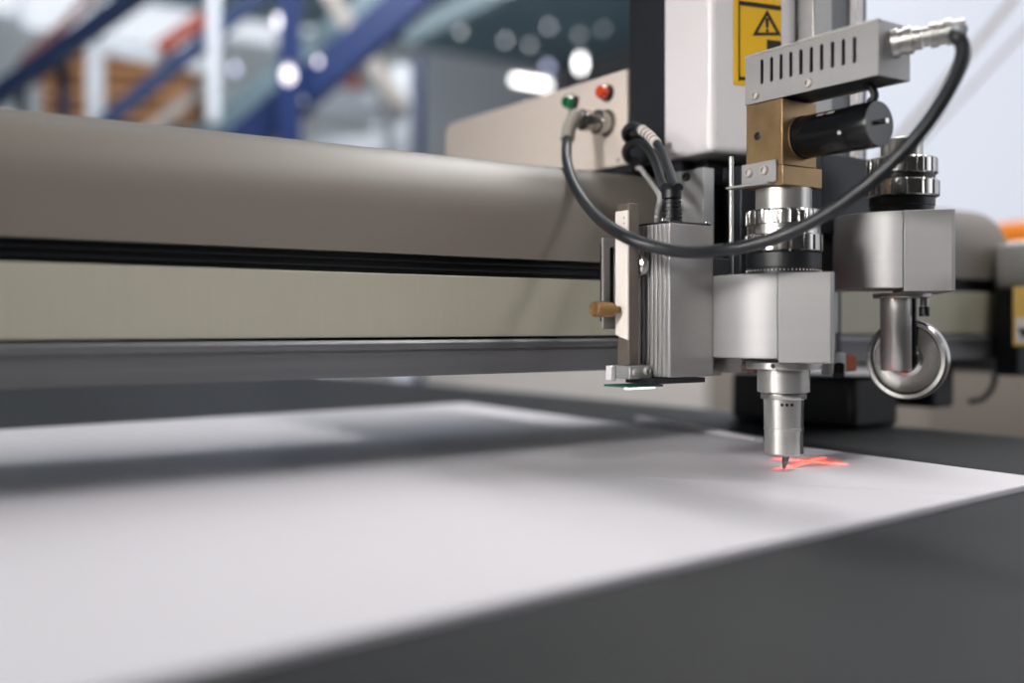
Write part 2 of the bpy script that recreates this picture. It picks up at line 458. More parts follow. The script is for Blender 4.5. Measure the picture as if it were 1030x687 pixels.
slab(bm, [lab(769.3, 18.3), lab(773.0, 18.3), lab(772.3, 28.2), lab(770.1, 28.2)], 0.0005, 0.0007)
lathe(bm, [(0.00125, 0), (0.0002 + 0.00105, 0.0002)], lab(771.2, 31.0) + N1 * 0.0005, N1, 16)
obj('exclamation_mark', bm, 'ink', wl)
obj('caption_bar', slab(new(), rect(771, 40, 785.3, 52), 0.0005, 0.0007), 'ink', wl)

# second lift column behind the tools, bright metal
bm = box(new(), (0.646, 0.532, 0.228), (0.668, 0.61, cov_top)); obj('lift_column', bm, 'satin', car, 0.001)
bm = box(new(), (0.6685, 0.540, 0.228), (0.700, 0.61, cov_top)); obj('lift_column', bm, 'greyplate', car, 0.001)
bm = box(new(), (0.7005, 0.534, 0.228), (0.709, 0.61, cov_top)); obj('guide_strip', bm, 'white', car, 0.001)
bm = box(new(), (0.7095, 0.545, 0.228), (0.728, 0.61, cov_top)); obj('lift_column', bm, 'greyplate', car, 0.001)
# dark back plate and things mounted on it
bm = box(new(), (0.572, 0.5995, 0.066), (0.765, 0.6105, 0.2255)); obj('back_plate', bm, 'dark', car, 0.001)
bm = box(new(), (0.585, 0.585, 0.2), (0.64, 0.599, 0.2255)); obj('top_block', bm, 'black', car, 0.001)
# narrow aluminium profile with a groove and a screw
bm = new()
for y0, y1, xo in ((0.564, 0.572, 0), (0.572, 0.588, 0.0022), (0.588, 0.5985, 0)):
    box(bm, (0.5598 + xo, y0, 0.066), (0.5712, y1, 0.215))
pr = obj('profile', bm, 'alu', car, 0.0004)
screw('screw', onX(691, 178, 0.562), (-1, 0, 0), 0.0036, 'black', pr)
bm = box(new(), (0.5715, 0.577, 0.066), (0.60, 0.599, 0.205)); obj('spacer_plate', bm, 'black', car, 0.001)
bm = box(new(), (0.592, 0.556, 0.085), (0.612, 0.576, 0.218)); obj('side_plate', bm, 'dark', car, 0.001)
bm = box(new(), (0.6125, 0.560, 0.085), (0.634, 0.576, 0.218)); obj('side_plate', bm, 'satin', car, 0.001)
# rod beside the knife tool
rp, rq = at(735.5, 158, 0.735), at(737, 282, 0.735)
obj('rod', rod(new(), (rp.x, rp.y, rp.z), (rp.x, rp.y, rq.z - 0.02), 0.0017, 16), 'turned', car)
# slide blocks behind the wheel tool
bm = box(new(), (0.640, 0.520, 0.166), (0.700, 0.545, 0.2275)); obj('slide_block', bm, 'dark', car, 0.001)
bm = box(new(), (0.640, 0.530, 0.132), (0.760, 0.599, 0.165)); obj('slide_block', bm, 'black', car, 0.001)
p = onY(857, 236, 0.527); q = onY(863, 279, 0.527)
bm = box(new(), (p.x, 0.5275, q.z), (p.x + 0.0055, 0.53, p.z)); obj('scale_strip', bm, 'brown', car)
bm = box(new(), (0.645, 0.534, 0.076), (0.675, 0.562, 0.131)); obj('slide_rail', bm, 'satin', car, 0.001)
bm = box(new(), (0.677, 0.545, 0.09), (0.692, 0.562, 0.131)); obj('slide_rail', bm, 'alu', car, 0.001)
# bottom plate with a little sensor block
bm = prism(new(), [(0.585, 0.55, 0.0605), (0.66, 0.55, 0.0605), (0.70, 0.55, 0.068), (0.70, 0.55, 0.0745), (0.585, 0.55, 0.0745)], (0, 0.06, 0)); obj('bottom_plate', bm, 'satin', car, 0.0006)
a = onY(838, 355, 0.522); b = onY(851, 376, 0.522)
bm = box(new(), (a.x, 0.522, b.z), (b.x, 0.5335, a.z)); sb = obj('sensor_block', bm, 'alu', car, 0.0006)
c1 = onY(852, 357, 0.522); c2 = onY(864, 373, 0.522)
obj('sensor_coil', box(new(), (c1.x, 0.524, c2.z), (c2.x, 0.533, c1.z)), 'copper', sb, 0.001)
bm = box(new(), (0.50, 0.565, 0.0585), (0.58, 0.598, 0.0625)); obj('tie_plate', bm, 'satin', car, 0.0005)
bm = new()
for k in range(9):
    p = Vector((0.578 + random.random() * 0.05, 0.54 + random.random() * 0.01, 0.066 + random.random() * 0.009))
    lathe(bm, [(0.002, 0), (0.0042, 0.002), (0.0042, 0.008), (0.002, 0.010)], p, (0.3, -1, random.uniform(-.3, .3)), 14)
obj('fitting', bm, 'brown', car)

# tool holders (clamp blocks) - same shape twice
TF = Vector((0.545, 0.474, 0)).normalized(); TR = Vector((TF.y, -TF.x, 0))
def holder(ax, ay, dz):
    A0 = Vector((ax, ay, 0))
    L = lambda r, d: A0 + TR * r + TF * d
    arc = [L(-0.0475, 0.035)]
    for k in range(15):
        t = PI / 2 * k / 14
        arc.append(L(-0.0035 - 0.044 * math.cos(t), -0.0 - 0.0425 * math.sin(t)))
    arc.append(L(-0.0035, 0.035))
    bm = prism(new(), [p + ZV * (0.0753 + dz) for p in arc], (0, 0, 0.1295 - 0.0753))
    h = obj('tool_holder', bm, 'aluh', car, 0.0006, ang=25)
    pl = [L(-0.0033, 0.035), L(-0.0033, -0.0432), L(0.0285, -0.0432), L(0.0308, -0.0405), L(0.0308, 0.035)]
    bm = prism(new(), [p + ZV * (0.0728 + dz) for p in pl], (0, 0, 0.1298 - 0.0728))
    obj('clamp_jaw', bm, 'aluh', h, 0.0006)
    bm = prism(new(), [L(-0.02, 0.036) + ZV * (0.09 + dz), L(0.02, 0.036) + ZV * (0.09 + dz), L(0.02, 0.075) + ZV * (0.09 + dz), L(-0.02, 0.075) + ZV * (0.09 + dz)], (0, 0, 0.035))
    obj('holder_arm', bm, 'dark', h)
    return h
TX, TY = 0.545, 0.474
WXX, WYY = 0.674, 0.474
DZ2 = 0.0475
holder(TX, TY, 0.0)
holder(WXX, WYY, DZ2)

# laser line source under the carriage
lz = at(846, 372, 0.80)
obj('laser_head', rod(new(), (0.655, 0.515, 0.066), (0.650, 0.512, 0.058), 0.004, 20), 'black', car)

# ================================================================== KNIFE TOOL
kt = thing('knife_tool', 'oscillating knife tool with bronze block, black motor and slotted steel box above the blade', 'cutting tool', (TX, TY, 0.0))
def hv(v, z): return H + (VH - v) / FPX * z
BXF = 0.525
bt, bb = 0.2768, 0.2440
by1, by0 = 0.4895, 0.3850           # far and near end
# slotted box: left side plate with ten real slots
slots = []
su = [766.3, 775.9, 785.5, 795.4, 805.6, 816.0, 826.4, 837.4, 848.2, 859.4]
for k, u in enumerate(su):
    t = k / 9
    vt = 59.7 + (36.7 - 59.7) * t; vb = 84.6 + (63.6 - 84.6) * t
    p = onX(u, vt, BXF); q = onX(u, vb, BXF)
    c = (p + q) / 2; c.x = BXF
    slots.append(slot_loop(c, YV, ZV, (p.z - q.z) / 2, 0.00135))
outer = [(BXF, by0, bb), (BXF, by1, bb), (BXF, by1, bt), (BXF, by0, bt)]
bm = pierced(new(), outer, slots, (0.0012, 0, 0)); vb_ = obj('slotted_box', bm, 'aluh', kt)
bx1 = 0.5555
bm = new()
box(bm, (BXF + 0.0012, by0, bt - 0.0012), (bx1, by1, bt)); box(bm, (bx1 - 0.0012, by0, bb), (bx1, by1, bt - 0.0012))
box(bm, (BXF + 0.0012, by0, bb), (bx1 - 0.0012, by0 + 0.0012, bt - 0.0012)); box(bm, (BXF + 0.0012, by1 - 0.0012, bb), (bx1 - 0.0012, by1, bt - 0.0012))
obj('box_shell', bm, 'aluh', vb_)
bm = box(new(), (BXF + 0.004, by0 + 0.003, bb + 0.001), (bx1 - 0.002, by1 - 0.003, bt - 0.003)); obj('box_core', bm, 'black', vb_)
for u, v in ((760.3, 96), (813.7, 83.3)):
    screw('screw', onX(u, v, BXF), (-1, 0, 0), 0.0029, 'nickel', vb_)
# folded top edge, proud and in paler metal to imitate its bright highlight
obj('top_fold', rod(new(), (BXF + 0.0007, by0, bt - 0.0004), (BXF + 0.0007, by1, bt - 0.0004), 0.0013, 14), 'nickel', vb_)
# connector on the end face
cc = onY(899, 44, by0); cdir = (at(946, 36, 0.588) - cc); cdir.normalize()
cdir = Vector((0.30, -0.95, -0.02)).normalized()
cdir = (at(925, 38.5, (cc - CAM).dot(F) - 0.006) - cc).normalized()
obj('connector', lathe(new(), [(0.0085, -0.001), (0.0085, 0.003), (0.0072, 0.0032), (0.0072, 0.006), (0.0082, 0.0062), (0.0082, 0.0105), (0.0066, 0.011), (0.0066, 0.0155)], cc, cdir, 32), 'turned', kt)
# bronze block
gy0, gy1 = 0.458, 0.4893
bm = box(new(), (BXF + 0.0005, gy0, 0.2005), (0.5590, gy1, bb - 0.0003)); br_ = obj('bronze_block', bm, 'brass', kt, 0.0006)
bm = box(new(), (BXF + 0.0003, gy0 - 0.0006, 0.1875), (0.5640, gy1, 0.2004)); obj('lower_block', bm, 'brass', br_, 0.0006)
screw('screw', onX(762, 137, BXF + 0.0004), (-1, 0, 0), 0.0027, 'black', br_, 0.0008)
# little steel angle with two screws, its flange reaching the rod
a = onX(747.5, 166.5, BXF); b = onX(782, 180, BXF)
bm = box(new(), (BXF - 0.0016, b.y, b.z - 0.0015), (BXF - 0.0001, a.y, a.z)); an = obj('angle_bracket', bm, 'aluh', br_, 0.0003)
for u, v in ((753.8, 174), (769.5, 171.3)):
    screw('screw', onX(u, v, BXF - 0.0016), (-1, 0, 0), 0.0032, 'nickel', an, 0.0024)
bm = box(new(), (BXF - 0.0085, b.y + 0.002, b.z - 0.0034), (BXF - 0.0003, a.y + 0.008, b.z - 0.0016)); obj('bracket_flange', bm, 'aluh', an, 0.0003)
# motor
mc = Vector((0.5445, gy0 - 0.0005, 0.2195))
mot = obj('motor', lathe(new(), [(0.0136, 0), (0.0142, 0.0012), (0.0142, 0.0030), (0.0136, 0.0034), (0.0140, 0.0046), (0.0140, 0.0420), (0.0137, 0.0424), (0.0137, 0.0432), (0.0143, 0.0436), (0.0143, 0.0575), (0.0137, 0.0590), (0.0050, 0.0592)], mc, (0, -1, 0), 64), 'gloss', kt, ang=30)
obj('shaft', rod(new(), mc + Vector((0.0, -0.0593, 0.001)), mc + Vector((0, -0.0645, 0.001)), 0.0016, 16), 'steel', mot)
obj('flange_ring', lathe(new(), [(0.0146, 0.0001), (0.0146, 0.0011)], mc, (0, -1, 0), 48), 'brass', mot)
obj('motor_screw', lathe(new(), [(0.0013, 0), (0.0013, 0.0006)], mc + Vector((-0.0134, -0.0400, -0.0040)), (-0.96, 0, -0.28), 16), 'greywire', mot)
for dy, zt in ((-0.022, 0.0018), (-0.0295, 0.0018)):
    bm = new()
    for kk in range(2):
        a = math.radians(128 + kk * 6)
        c = mc + Vector((math.cos(a) * 0.01402, dy, math.sin(a) * 0.01402))
        bar(bm, c - YV * 0.0028, c + YV * 0.0028, 0.0005, 0.0002, up=(math.cos(a), 0, math.sin(a)))
    obj('print', bm, 'greywire', mot)
obj('motor_lead', tube(new(), [mc + Vector((0.002, -0.050, 0.0142)), mc + Vector((0.002, -0.054, 0.0175)), mc + Vector((0.001, -0.053, 0.0225)), mc + Vector((0.001, -0.049, 0.0255))], 0.0025, 12), 'cable', mot)
# turned stack below the bronze block
T = Vector((TX, TY, 0))
z7 = 0.70
h = lambda v: hv(v, z7 - 0.024 * max(0.0, min(1.0, (400 - v) / 60 + 0.5)) - 0.010)
def turned(name, prof, m, **k): return obj(name, lathe(new(), prof, T, (0, 0, 1), k.pop('n', 96), **k), m, kt, ang=30)
turned('sleeve', [(0.0184, h(207) + 0.0001), (0.0184, 0.1872)], 'turned')
turned('locking_ring', [(0.0235, h(222.5)), (0.0250, h(221.5), 1), (0.0250, h(209), 1), (0.0240, h(207)), (0.018, h(207))], 'steel', n=240, lobes=26, lobe=0.0013)
turned('plain_ring', [(0.0240, h(232)), (0.0240, h(222.7))], 'steel')
turned('locking_ring', [(0.0240, h(251)), (0.0256, h(249.5), 1), (0.0256, h(233.5), 1), (0.0246, h(232.2)), (0.02, h(232.2))], 'steel', n=240, lobes=18, lobe=0.0018)
turned('scale_ring', [(0.0240, 0.1299), (0.0240, h(268)), (0.0246, h(267)), (0.0246, h(252.5)), (0.0235, h(251.2))], 'black')
bm = new()
for k in range(60):
    a = 2 * PI * k / 60
    c = T + Vector((math.cos(a) * 0.02462, math.sin(a) * 0.02462, h(271)))
    bar(bm, c, c + ZV * 0.0010, 0.0004, 0.0003, up=(math.cos(a), math.sin(a), 0))
obj('scale_mark', bm, 'bone', kt)
turned('flange', [(0.024, h(373)), (0.0248, h(372.3)), (0.0248, h(366)), (0.024, 0.0726)], 'turned')
turned('spindle', [(0.0150, h(397)), (0.0172, h(396)), (0.0172, h(373.2))], 'turned')
turned('spindle_ring', [(0.0148, h(403)), (0.0150, h(402.4)), (0.0150, h(397.6)), (0.0144, h(397.1))], 'steel')
turned('nozzle', [(0.0110, h(459)), (0.0126, h(457)), (0.0126, h(434)), (0.0131, h(433.5)), (0.0131, h(431.5)), (0.0127, h(431)), (0.0131, h(405)), (0.0131, h(403.2))], 'turned')
# dark key slot down the nozzle and dark pin holes
sd = (R * 0.80 - F * 0.6).normalized()
c = T + sd * 0.01285
bm = bar(new(), c + ZV * h(457), c + ZV * h(404), 0.0028, 0.0010, up=sd)
obj('key_slot', bm, 'black', kt)
bm = new()
for dx in (-0.0042, -0.0012, 0.0022):
    d = (R * (dx / 0.0131) - F * math.sqrt(1 - (dx / 0.0131) ** 2)).normalized()
    lathe(bm, [(0.0011, 0), (0.0011, 0.0004)], T + d * 0.0129 + ZV * h(408), d, 12)
obj('vent_hole', bm, 'black', kt)
d = (R * -0.5 - F * 0.86).normalized()
obj('set_screw', lathe(new(), [(0.0016, 0), (0.0016, 0.0005)], T + d * 0.0246 + ZV * h(369), d, 12), 'black', kt)
# blade: slanted flat knife whose tip touches the board
bx = T + R * 0.0006
bl = [bx + R * -0.0012 + ZV * 0.0003, bx + R * 0.0004 + ZV * 0.0003, bx + R * 0.0040 + ZV * h(458.8), bx + R * -0.0010 + ZV * h(458.8), bx + R * -0.0016 + ZV * 0.006]
obj('blade', prism(new(), [p - F * 0.0006 for p in bl], F * 0.0012), 'knife', kt)

# ================================================================== CREASING WHEEL TOOL
ct = thing('wheel_tool', 'creasing tool with a polished steel wheel on a round shaft', 'cutting tool', (WXX, WYY, 0.04))
W = Vector((WXX, WYY, 0)); zw = 0.772
g = lambda v: hv(v, zw - 0.024)
def tw(name, prof, m, **k): return obj(name, lathe(new(), prof, W, (0, 0, 1), k.pop('n', 96), **k), m, ct, ang=30)
tw('sleeve', [(0.0150, g(156)), (0.0150, g(135.5)), (0.0143, g(134.8))], 'turned')
tw('locking_ring', [(0.0235, g(172.5)), (0.0252, g(171), 1), (0.0252, g(157), 1), (0.0243, g(155.5)), (0.015, g(155.3))], 'steel', n=240, lobes=22, lobe=0.0018)
tw('plain_ring', [(0.0232, g(177.8)), (0.0232, g(172.7))], 'black')
tw('locking_ring', [(0.0245, g(195.5)), (0.0262, g(194), 1), (0.0262, g(179.5), 1), (0.0250, g(178)), (0.02, g(177.9))], 'steel', n=240, lobes=16, lobe=0.002)
tw('scale_ring', [(0.0225, 0.1299 + DZ2), (0.0225, g(205)), (0.0232, g(204)), (0.0232, g(197)), (0.0225, g(195.8))], 'black')
tw('flange', [(0.0200, g(299)), (0.0205, g(298)), (0.0205, 0.0726 + DZ2)], 'turned')
view2 = (W - CAM); view2.z = 0; view2.normalize()
side2 = Vector((view2.y, -view2.x, 0))
wn = (Matrix.Rotation(math.radians(21), 3, 'Z') @ view2).normalized()      # wheel axle
if wn.dot(XV) < view2.dot(XV): wn = (Matrix.Rotation(math.radians(-21), 3, 'Z') @ view2).normalized()
wc = W + ZV * 0.0712 + wn * 0.010 + side2 * 0.0005
sh = W - wn * 0.008 + side2 * -0.001
obj('shaft', lathe(new(), [(0.0100, 0.0632), (0.0107, 0.0642), (0.0107, g(299.2))], sh, (0, 0, 1), 48), 'turned', ct)
obj('fork', prism(new(), [W + wn * 0.001 - side2 * 0.0155 + ZV * 0.066, W + wn * 0.001 + side2 * 0.009 + ZV * 0.066, W + wn * 0.0035 + side2 * 0.009 + ZV * 0.066, W + wn * 0.0035 - side2 * 0.0155 + ZV * 0.066], (0, 0, g(299.3) - 0.066)), 'dark', ct)
pg = W + side2 * 0.0155 + wn * 0.0
obj('pin', rod(new(), pg + ZV * g(308), pg + ZV * g(299.3), 0.0030, 20), 'turned', ct)
obj('pin_seat', rod(new(), pg + ZV * g(318), pg + ZV * g(308.2), 0.0037, 20), 'black', ct)
wr = 0.0302
wheel = obj('wheel', lathe(new(), [(0.009, -0.0048), (0.0100, -0.0052), (0.0115, -0.0048), (0.0130, -0.0038), (0.0240, -0.0036), (0.0252, -0.0040), (0.0262, -0.0052), (0.0290, -0.0052), (wr, -0.0030), (wr, 0.0030), (0.0290, 0.0052), (0.0262, 0.0052), (0.024, 0.0036), (0.009, 0.0036)], wc, wn, 96), 'steel', ct, ang=25)
obj('hub', lathe(new(), [(0.0085, -0.0065), (0.0088, -0.0060), (0.0088, -0.0049)], wc, wn, 40), 'dark', wheel)

# ================================================================== SENSOR BOX beside the knife tool
sx, sy0, sy1 = 0.4662, 0.500, 0.5325
sz0, sz1 = 0.0625, 0.1630
sen = thing('sensor_box', 'ribbed aluminium sensor box with a slotted bracket, left of the knife holder', 'sensor', (0.485, 0.515, sz0))
bm = box(new(), (sx, sy0, sz0), (0.5058, sy1, sz1))
hs = obj('housing', bm, 'satin', sen, 0.0009, 3)
bm = new()
for k in range(7):
    y = sy0 + 0.0028 + k * 0.0040
    box(bm, (sx - 0.0012, y, sz0 + 0.0003), (sx - 0.00005, y + 0.0024, sz1 - 0.0003))
obj('rib', bm, 'satin', hs, 0.0005)
bm = box(new(), (sx + 0.001, sy0 + 0.001, sz1 + 0.0002), (0.5048, sy1 - 0.001, sz1 + 0.0014)); obj('top_plate', bm, 'dark', hs, 0.0003)
for u, v in ((669.5, 226), (713, 227.5)):
    p = onY(u, v, sy0 + 0.002); obj('lid_screw', lathe(new(), [(0.0017, 0), (0.0017, 0.0012)], (p.x, sy0 + 0.004, sz1 + 0.0015), (0, 0, 1), 14), 'steel', hs)
# upright bar with pale strip
bx_ = 0.4458
bm = box(new(), (bx_, 0.5165, 0.0708), (0.4545, 0.5280, 0.1762)); bar_ = obj('upright_bar', bm, 'brown', sen, 0.0006)
st = [(bx_ - 0.0015, 0.5160, 0.0905), (bx_ - 0.0015, 0.5160, 0.1715), (bx_ - 0.0015, 0.5290, 0.1715), (bx_ - 0.0015, 0.5290, 0.0950)]
st = [(bx_ - 0.0015, 0.5160, 0.0868), (bx_ - 0.0015, 0.5160, 0.1712), (bx_ - 0.0015, 0.5285, 0.1712), (bx_ - 0.0015, 0.5285, 0.0902)]
ps = obj('pale_strip', prism(new(), st, (0.0014, 0, 0)), 'bone', sen, 0.0002)
for zz in (0.1665, 0.163): obj('rivet', lathe(new(), [(0.0005, 0), (0.0005, 0.0003)], (bx_ - 0.0015, 0.5195, zz), (-1, 0, 0), 10), 'brown', ps)
# slotted plate behind
py = 0.5355
p0 = onY(607, 239, py); p1 = onY(607, 331, py)
sl = slot_loop(((onY(616, 275, py)).x, py, (p0.z * 0.52 + p1.z * 0.48)), XV, ZV, 0.0235, 0.0022)
bm = pierced(new(), [(p0.x, py, p1.z), (0.4655, py, p1.z), (0.4655, py, p0.z), (p0.x, py, p0.z)], [sl], (0, 0.002, 0)); obj('slotted_plate', bm, 'satin', sen)
bm = box(new(), (p0.x + 0.002, py + 0.0025, p1.z + 0.005), (0.4655, py + 0.006, p0.z - 0.003)); obj('plate_backing', bm, 'black', sen)
bm = box(new(), (0.4660, 0.5330, 0.075), (0.53, 0.545, 0.155)); obj('mount_block', bm, 'dark', sen, 0.001)
bm = box(new(), (0.5305, 0.535, 0.085), (0.5595, 0.543, 0.145)); obj('mount_arm', bm, 'dark', sen, 0.001)
# brass thumb screw
ts = Vector((bx_ - 0.0016, 0.5245, onX(620, 311.5, bx_).z))
tsb = obj('thumb_screw', lathe(new(), [(0.0022, 0.0), (0.0022, 0.004), (0.0038, 0.0045), (0.0046, 0.006), (0.0050, 0.008), (0.0050, 0.0205), (0.0042, 0.0215), (0.0015, 0.0212)], ts, (-1, 0, 0), 40), 'gold', sen)
# round silver knob between bar and ribs
kc = onX(640.5, 267, 0.4578)
obj('knob', lathe(new(), [(0.0060, 0), (0.0085, 0.004), (0.0085, 0.0082), (0.0070, 0.0092), (0.0035, 0.0088)], (0.4648, 0.5235, kc.z), (-1, 0, 0), 40), 'steel', sen)
bm = box(new(), (0.4410, 0.5285, 0.060), (0.4450, 0.5345, 0.0700)); obj('foot', bm, 'white', sen, 0.0006)
bm = box(new(), (0.4452, 0.5150, 0.0615), (0.4645, 0.5345, 0.0704)); la = obj('lower_arm', bm, 'alu', sen, 0.0006)
for u, v in ((638.4, 374), (650, 373)):
    screw('screw', onY(u, v, 0.515), (0, -1, 0), 0.0026, 'nickel', la, 0.002)
# led board below
bm = box(new(), (0.4545, 0.502, 0.0585), (0.500, 0.530, 0.0618)); obj('lens_plate', bm, 'black', sen)
bm = box(new(), (0.4430, 0.514, 0.0560), (0.4735, 0.5385, 0.0573)); pc = obj('led_board', bm, 'pcb', sen)
for k in range(5):
    x = 0.4435 + k * 0.0048
    obj('led', box(new(), (x, 0.5145, 0.0549), (x + 0.0040, 0.5185, 0.0559)), 'led', pc)
# ribbed cable boot on top
bc = onY(673, 222, sy0 + 0.014)
prof = []
zb = sz1 + 0.0015
for k in range(6):
    r0 = 0.0072 - k * 0.00018
    prof += [(r0, zb + k * 0.0026), (r0, zb + k * 0.0026 + 0.0017), (r0 - 0.0012, zb + k * 0.0026 + 0.0018), (r0 - 0.0012, zb + k * 0.0026 + 0.0025)]
prof += [(0.0064, zb + 0.0165), (0.0066, zb + 0.022)]
BC = Vector((0.4805, 0.5135, 0))
obj('cable_boot', lathe(new(), prof, BC, (0, 0, 1), 32), 'black', sen, ang=20)

# ================================================================== CABLES
# big power cable from the panel socket to the slotted box
pc_ = thing('power_cable', 'thick black cable looping from the beige panel to the slotted steel box', 'cable', soc - XV * 0.017)
e0 = soc - XV * 0.0170
el = e0 - XV * 0.019
pl = obj('plug', lathe(new(), [(0.0072, 0.0003), (0.0072, 0.003), (0.0090, 0.0034), (0.0090, 0.0105), (0.0068, 0.011), (0.0068, 0.016), (0.0078, 0.0165), (0.0078, 0.020), (0.006, 0.022)], e0, (-1, 0, 0), 32), 'steel', pc_)
zc = (el - CAM).dot(F)
s_pts = [el + XV * 0.0005, at(579, 117, zc - 0.006), at(573, 127, zc - 0.008), at(570.5, 141, zc - 0.010)]
obj('sleeve', tube(new(), s_pts, 0.0058, 16), 'greysleeve', pc_)
end = cc + cdir * 0.0158
e1 = end + cdir * 0.024
pg2 = obj('plug', lathe(new(), [(0.0056, 0.0002), (0.0056, 0.004), (0.0072, 0.0044), (0.0072, 0.0085), (0.0064, 0.009), (0.0064, 0.0125), (0.0075, 0.013), (0.0075, 0.0165), (0.0062, 0.017), (0.0058, 0.024)], end, cdir, 32), 'turned', pc_)
ze = (e1 - CAM).dot(F)
cp_ = [(570.3, 139, zc - 0.010), (570, 160, 0.82), (576, 182, 0.79), (588, 203, 0.755), (604, 221, 0.698), (624, 235, 0.655), (650, 246, 0.640), (688, 253, 0.634), (728, 251.5, 0.632), (765, 244, 0.625),
       (800, 231.5, 0.615), (835, 212.5, 0.603), (870, 187.5, 0.592), (905, 156, 0.583), (934, 122, 0.578), (955, 89, 0.577), (967, 62, 0.578), (968, 45, 0.580), (961, 34.5, 0.583)]
pts = [at(*c) for c in cp_] + [e1 - cdir * 0.003]
obj('cable_sheath', tube(new(), pts, 0.00405, 20, 10), 'cable', pc_)

# bundle behind: from behind the panel down into the sensor box boot
bt_top = BC + ZV * (zb + 0.0222)
def wire(pts, r, m, label, marked=False):
    t = thing('signal_cable', label, 'cable', pts[0], 'cables into the sensor box')
    obj('sheath', tube(new(), pts, r, 12, 8), m, t)
    return t
def bp(u, v, z): return at(u, v, z)
w1 = wire([onX(641, 140, 0.5605), bp(632, 140, 0.838), bp(629, 133, 0.828), bp(635, 127, 0.82), bp(643, 128.5, 0.812), bp(654, 137, 0.79), bp(665, 151, 0.765), bp(672, 168, 0.735), bp(678.2, 184, 0.706), bt_top + R * 0.0044 + ZV * 0.0012], 0.0034, 'cable', 'black cable with a white printed sleeve, rightmost of those into the sensor box')
obj('marker_sleeve', tube(new(), [bp(646, 130.7, 0.806), bp(653, 136.3, 0.792), bp(660.5, 144.5, 0.775)], 0.0041, 16), 'bone', w1)
bm = new()
for t_ in (0.25, 0.45, 0.65, 0.82):
    p = bp(646, 130.7, 0.806).lerp(bp(660.5, 144.5, 0.775), t_)
    d = (bp(660.5, 144.5, 0.775) - bp(646, 130.7, 0.806)).normalized()
    lathe(bm, [(0.00425, 0), (0.00425, 0.0007)], p + Vector((0, 0, 0.0003)), d, 20)
obj('print', bm, 'ink', w1)
w2 = wire([onX(641, 161, 0.5605), bp(632, 160, 0.842), bp(629.5, 151, 0.834), bp(637, 144, 0.826), bp(648, 146, 0.812), bp(657, 158, 0.790), bp(663, 174, 0.760), bp(666.6, 187, 0.728), bt_top + R * -0.0040 + ZV * 0.0012], 0.0034, 'cable', 'plain black cable arching out below the sleeved one')
w3 = wire([onX(641, 169, 0.5605), bp(645, 170, 0.838), bp(651, 178, 0.825), bp(658, 188, 0.79), bp(663.5, 198, 0.755), BC + R * -0.0090 + F * 0.0055 + ZV * (sz1 + 0.009), BC + R * -0.0090 + F * 0.0055 + ZV * (sz1 + 0.0017)], 0.0019, 'greywire', 'thin grey wire running under the two black cables')

# ================================================================== BACKGROUND
def pw(px, z): return px * z / FPX
def bgbar(name, a, b, wpx, m, parent, t=None, b_z=None):
    p = at(*a); q = at(*b); z = (a[2] + b[2]) / 2
    w = pw(wpx, z)
    return obj(name, bar(new(), p, q, t or w * 0.8, w, up=None if True else None) if False else bar2(p, q, w, t or w * 0.8), m, parent, min(0.008, w * 0.1))
def bar2(p, q, w, t):
    """bar whose width w lies across the line of sight and t along it"""
    d = (q - p).normalized()
    f = Vector((F.x, F.y, 0)); f = (f - d * f.dot(d)).normalized()
    x = d.cross(f).normalized()
    bm = new(); vs = []
    for e in (p, q):
        for sx_, sy_ in ((-1, -1), (1, -1), (1, 1), (-1, 1)):
            vs.append(bm.verts.new(e + x * sx_ * w / 2 + f * sy_ * t / 2))
    for fc in ((3, 2, 1, 0), (4, 5, 6, 7), (0, 1, 5, 4), (1, 2, 6, 5), (2, 3, 7, 6), (3, 0, 4, 7)):
        bm.faces.new([vs[i] for i in fc])
    return bm
def post(name, u, v, z, wpx, m, parent, zlow=None):
    p = at(u, v, z); q = Vector((p.x, p.y, FLOORZ if zlow is None else zlow))
    return obj(name, bar2(q, p, pw(wpx, z), pw(wpx, z) * 0.8), m, parent, 0.004)

# A: dark blue sloping frame at the far left
z = 4.6
fa_ = thing('sloping_steelwork', 'dark blue sloping steel frame at far left, behind the beam', 'steel frame', at(40, 330, z) * Vector((1, 1, 0)) if False else Vector((at(40, 300, z).x, at(40, 300, z).y, FLOORZ)))
bgbar('sloping_beam', (-80, 152, z), (190, -42, z), 20, 'dkblue', fa_)
post('post', 64, 60, z + 0.15, 11, 'dkblue', fa_); post('post', 22, 84, z + 0.15, 9, 'dkblue', fa_)
# rust pipe above it
z = 5.2
rp_ = thing('pipe', 'thin rust red sloping pipe above the dark blue frame', 'pipe', at(66, 25, z))
obj('tube', rod(new(), at(20, 66, z), at(130, -38, z), pw(4.5, z), 16), 'rust', rp_)
post('hanger', 66, 22, z + 0.1, 3, 'rust', rp_, at(66, 22, z).z - 0.01) if False else None
# B: white frame with crossbeam and brace
z = 5.4
fb_ = thing('white_steelwork', 'white painted frame of post, crossbeam and brace before the timber', 'steel frame', Vector((at(120, 300, z).x, at(120, 300, z).y, FLOORZ)))
post('post', 96, 48, z, 14, 'whitesteel', fb_)
bgbar('crossbeam', (72, 42, z + 0.14), (208, 68, z + 0.14), 13, 'whitesteel', fb_)
bgbar('brace', (140, 142, z + 0.3), (208, 84, z + 0.3), 12, 'greysteel', fb_)
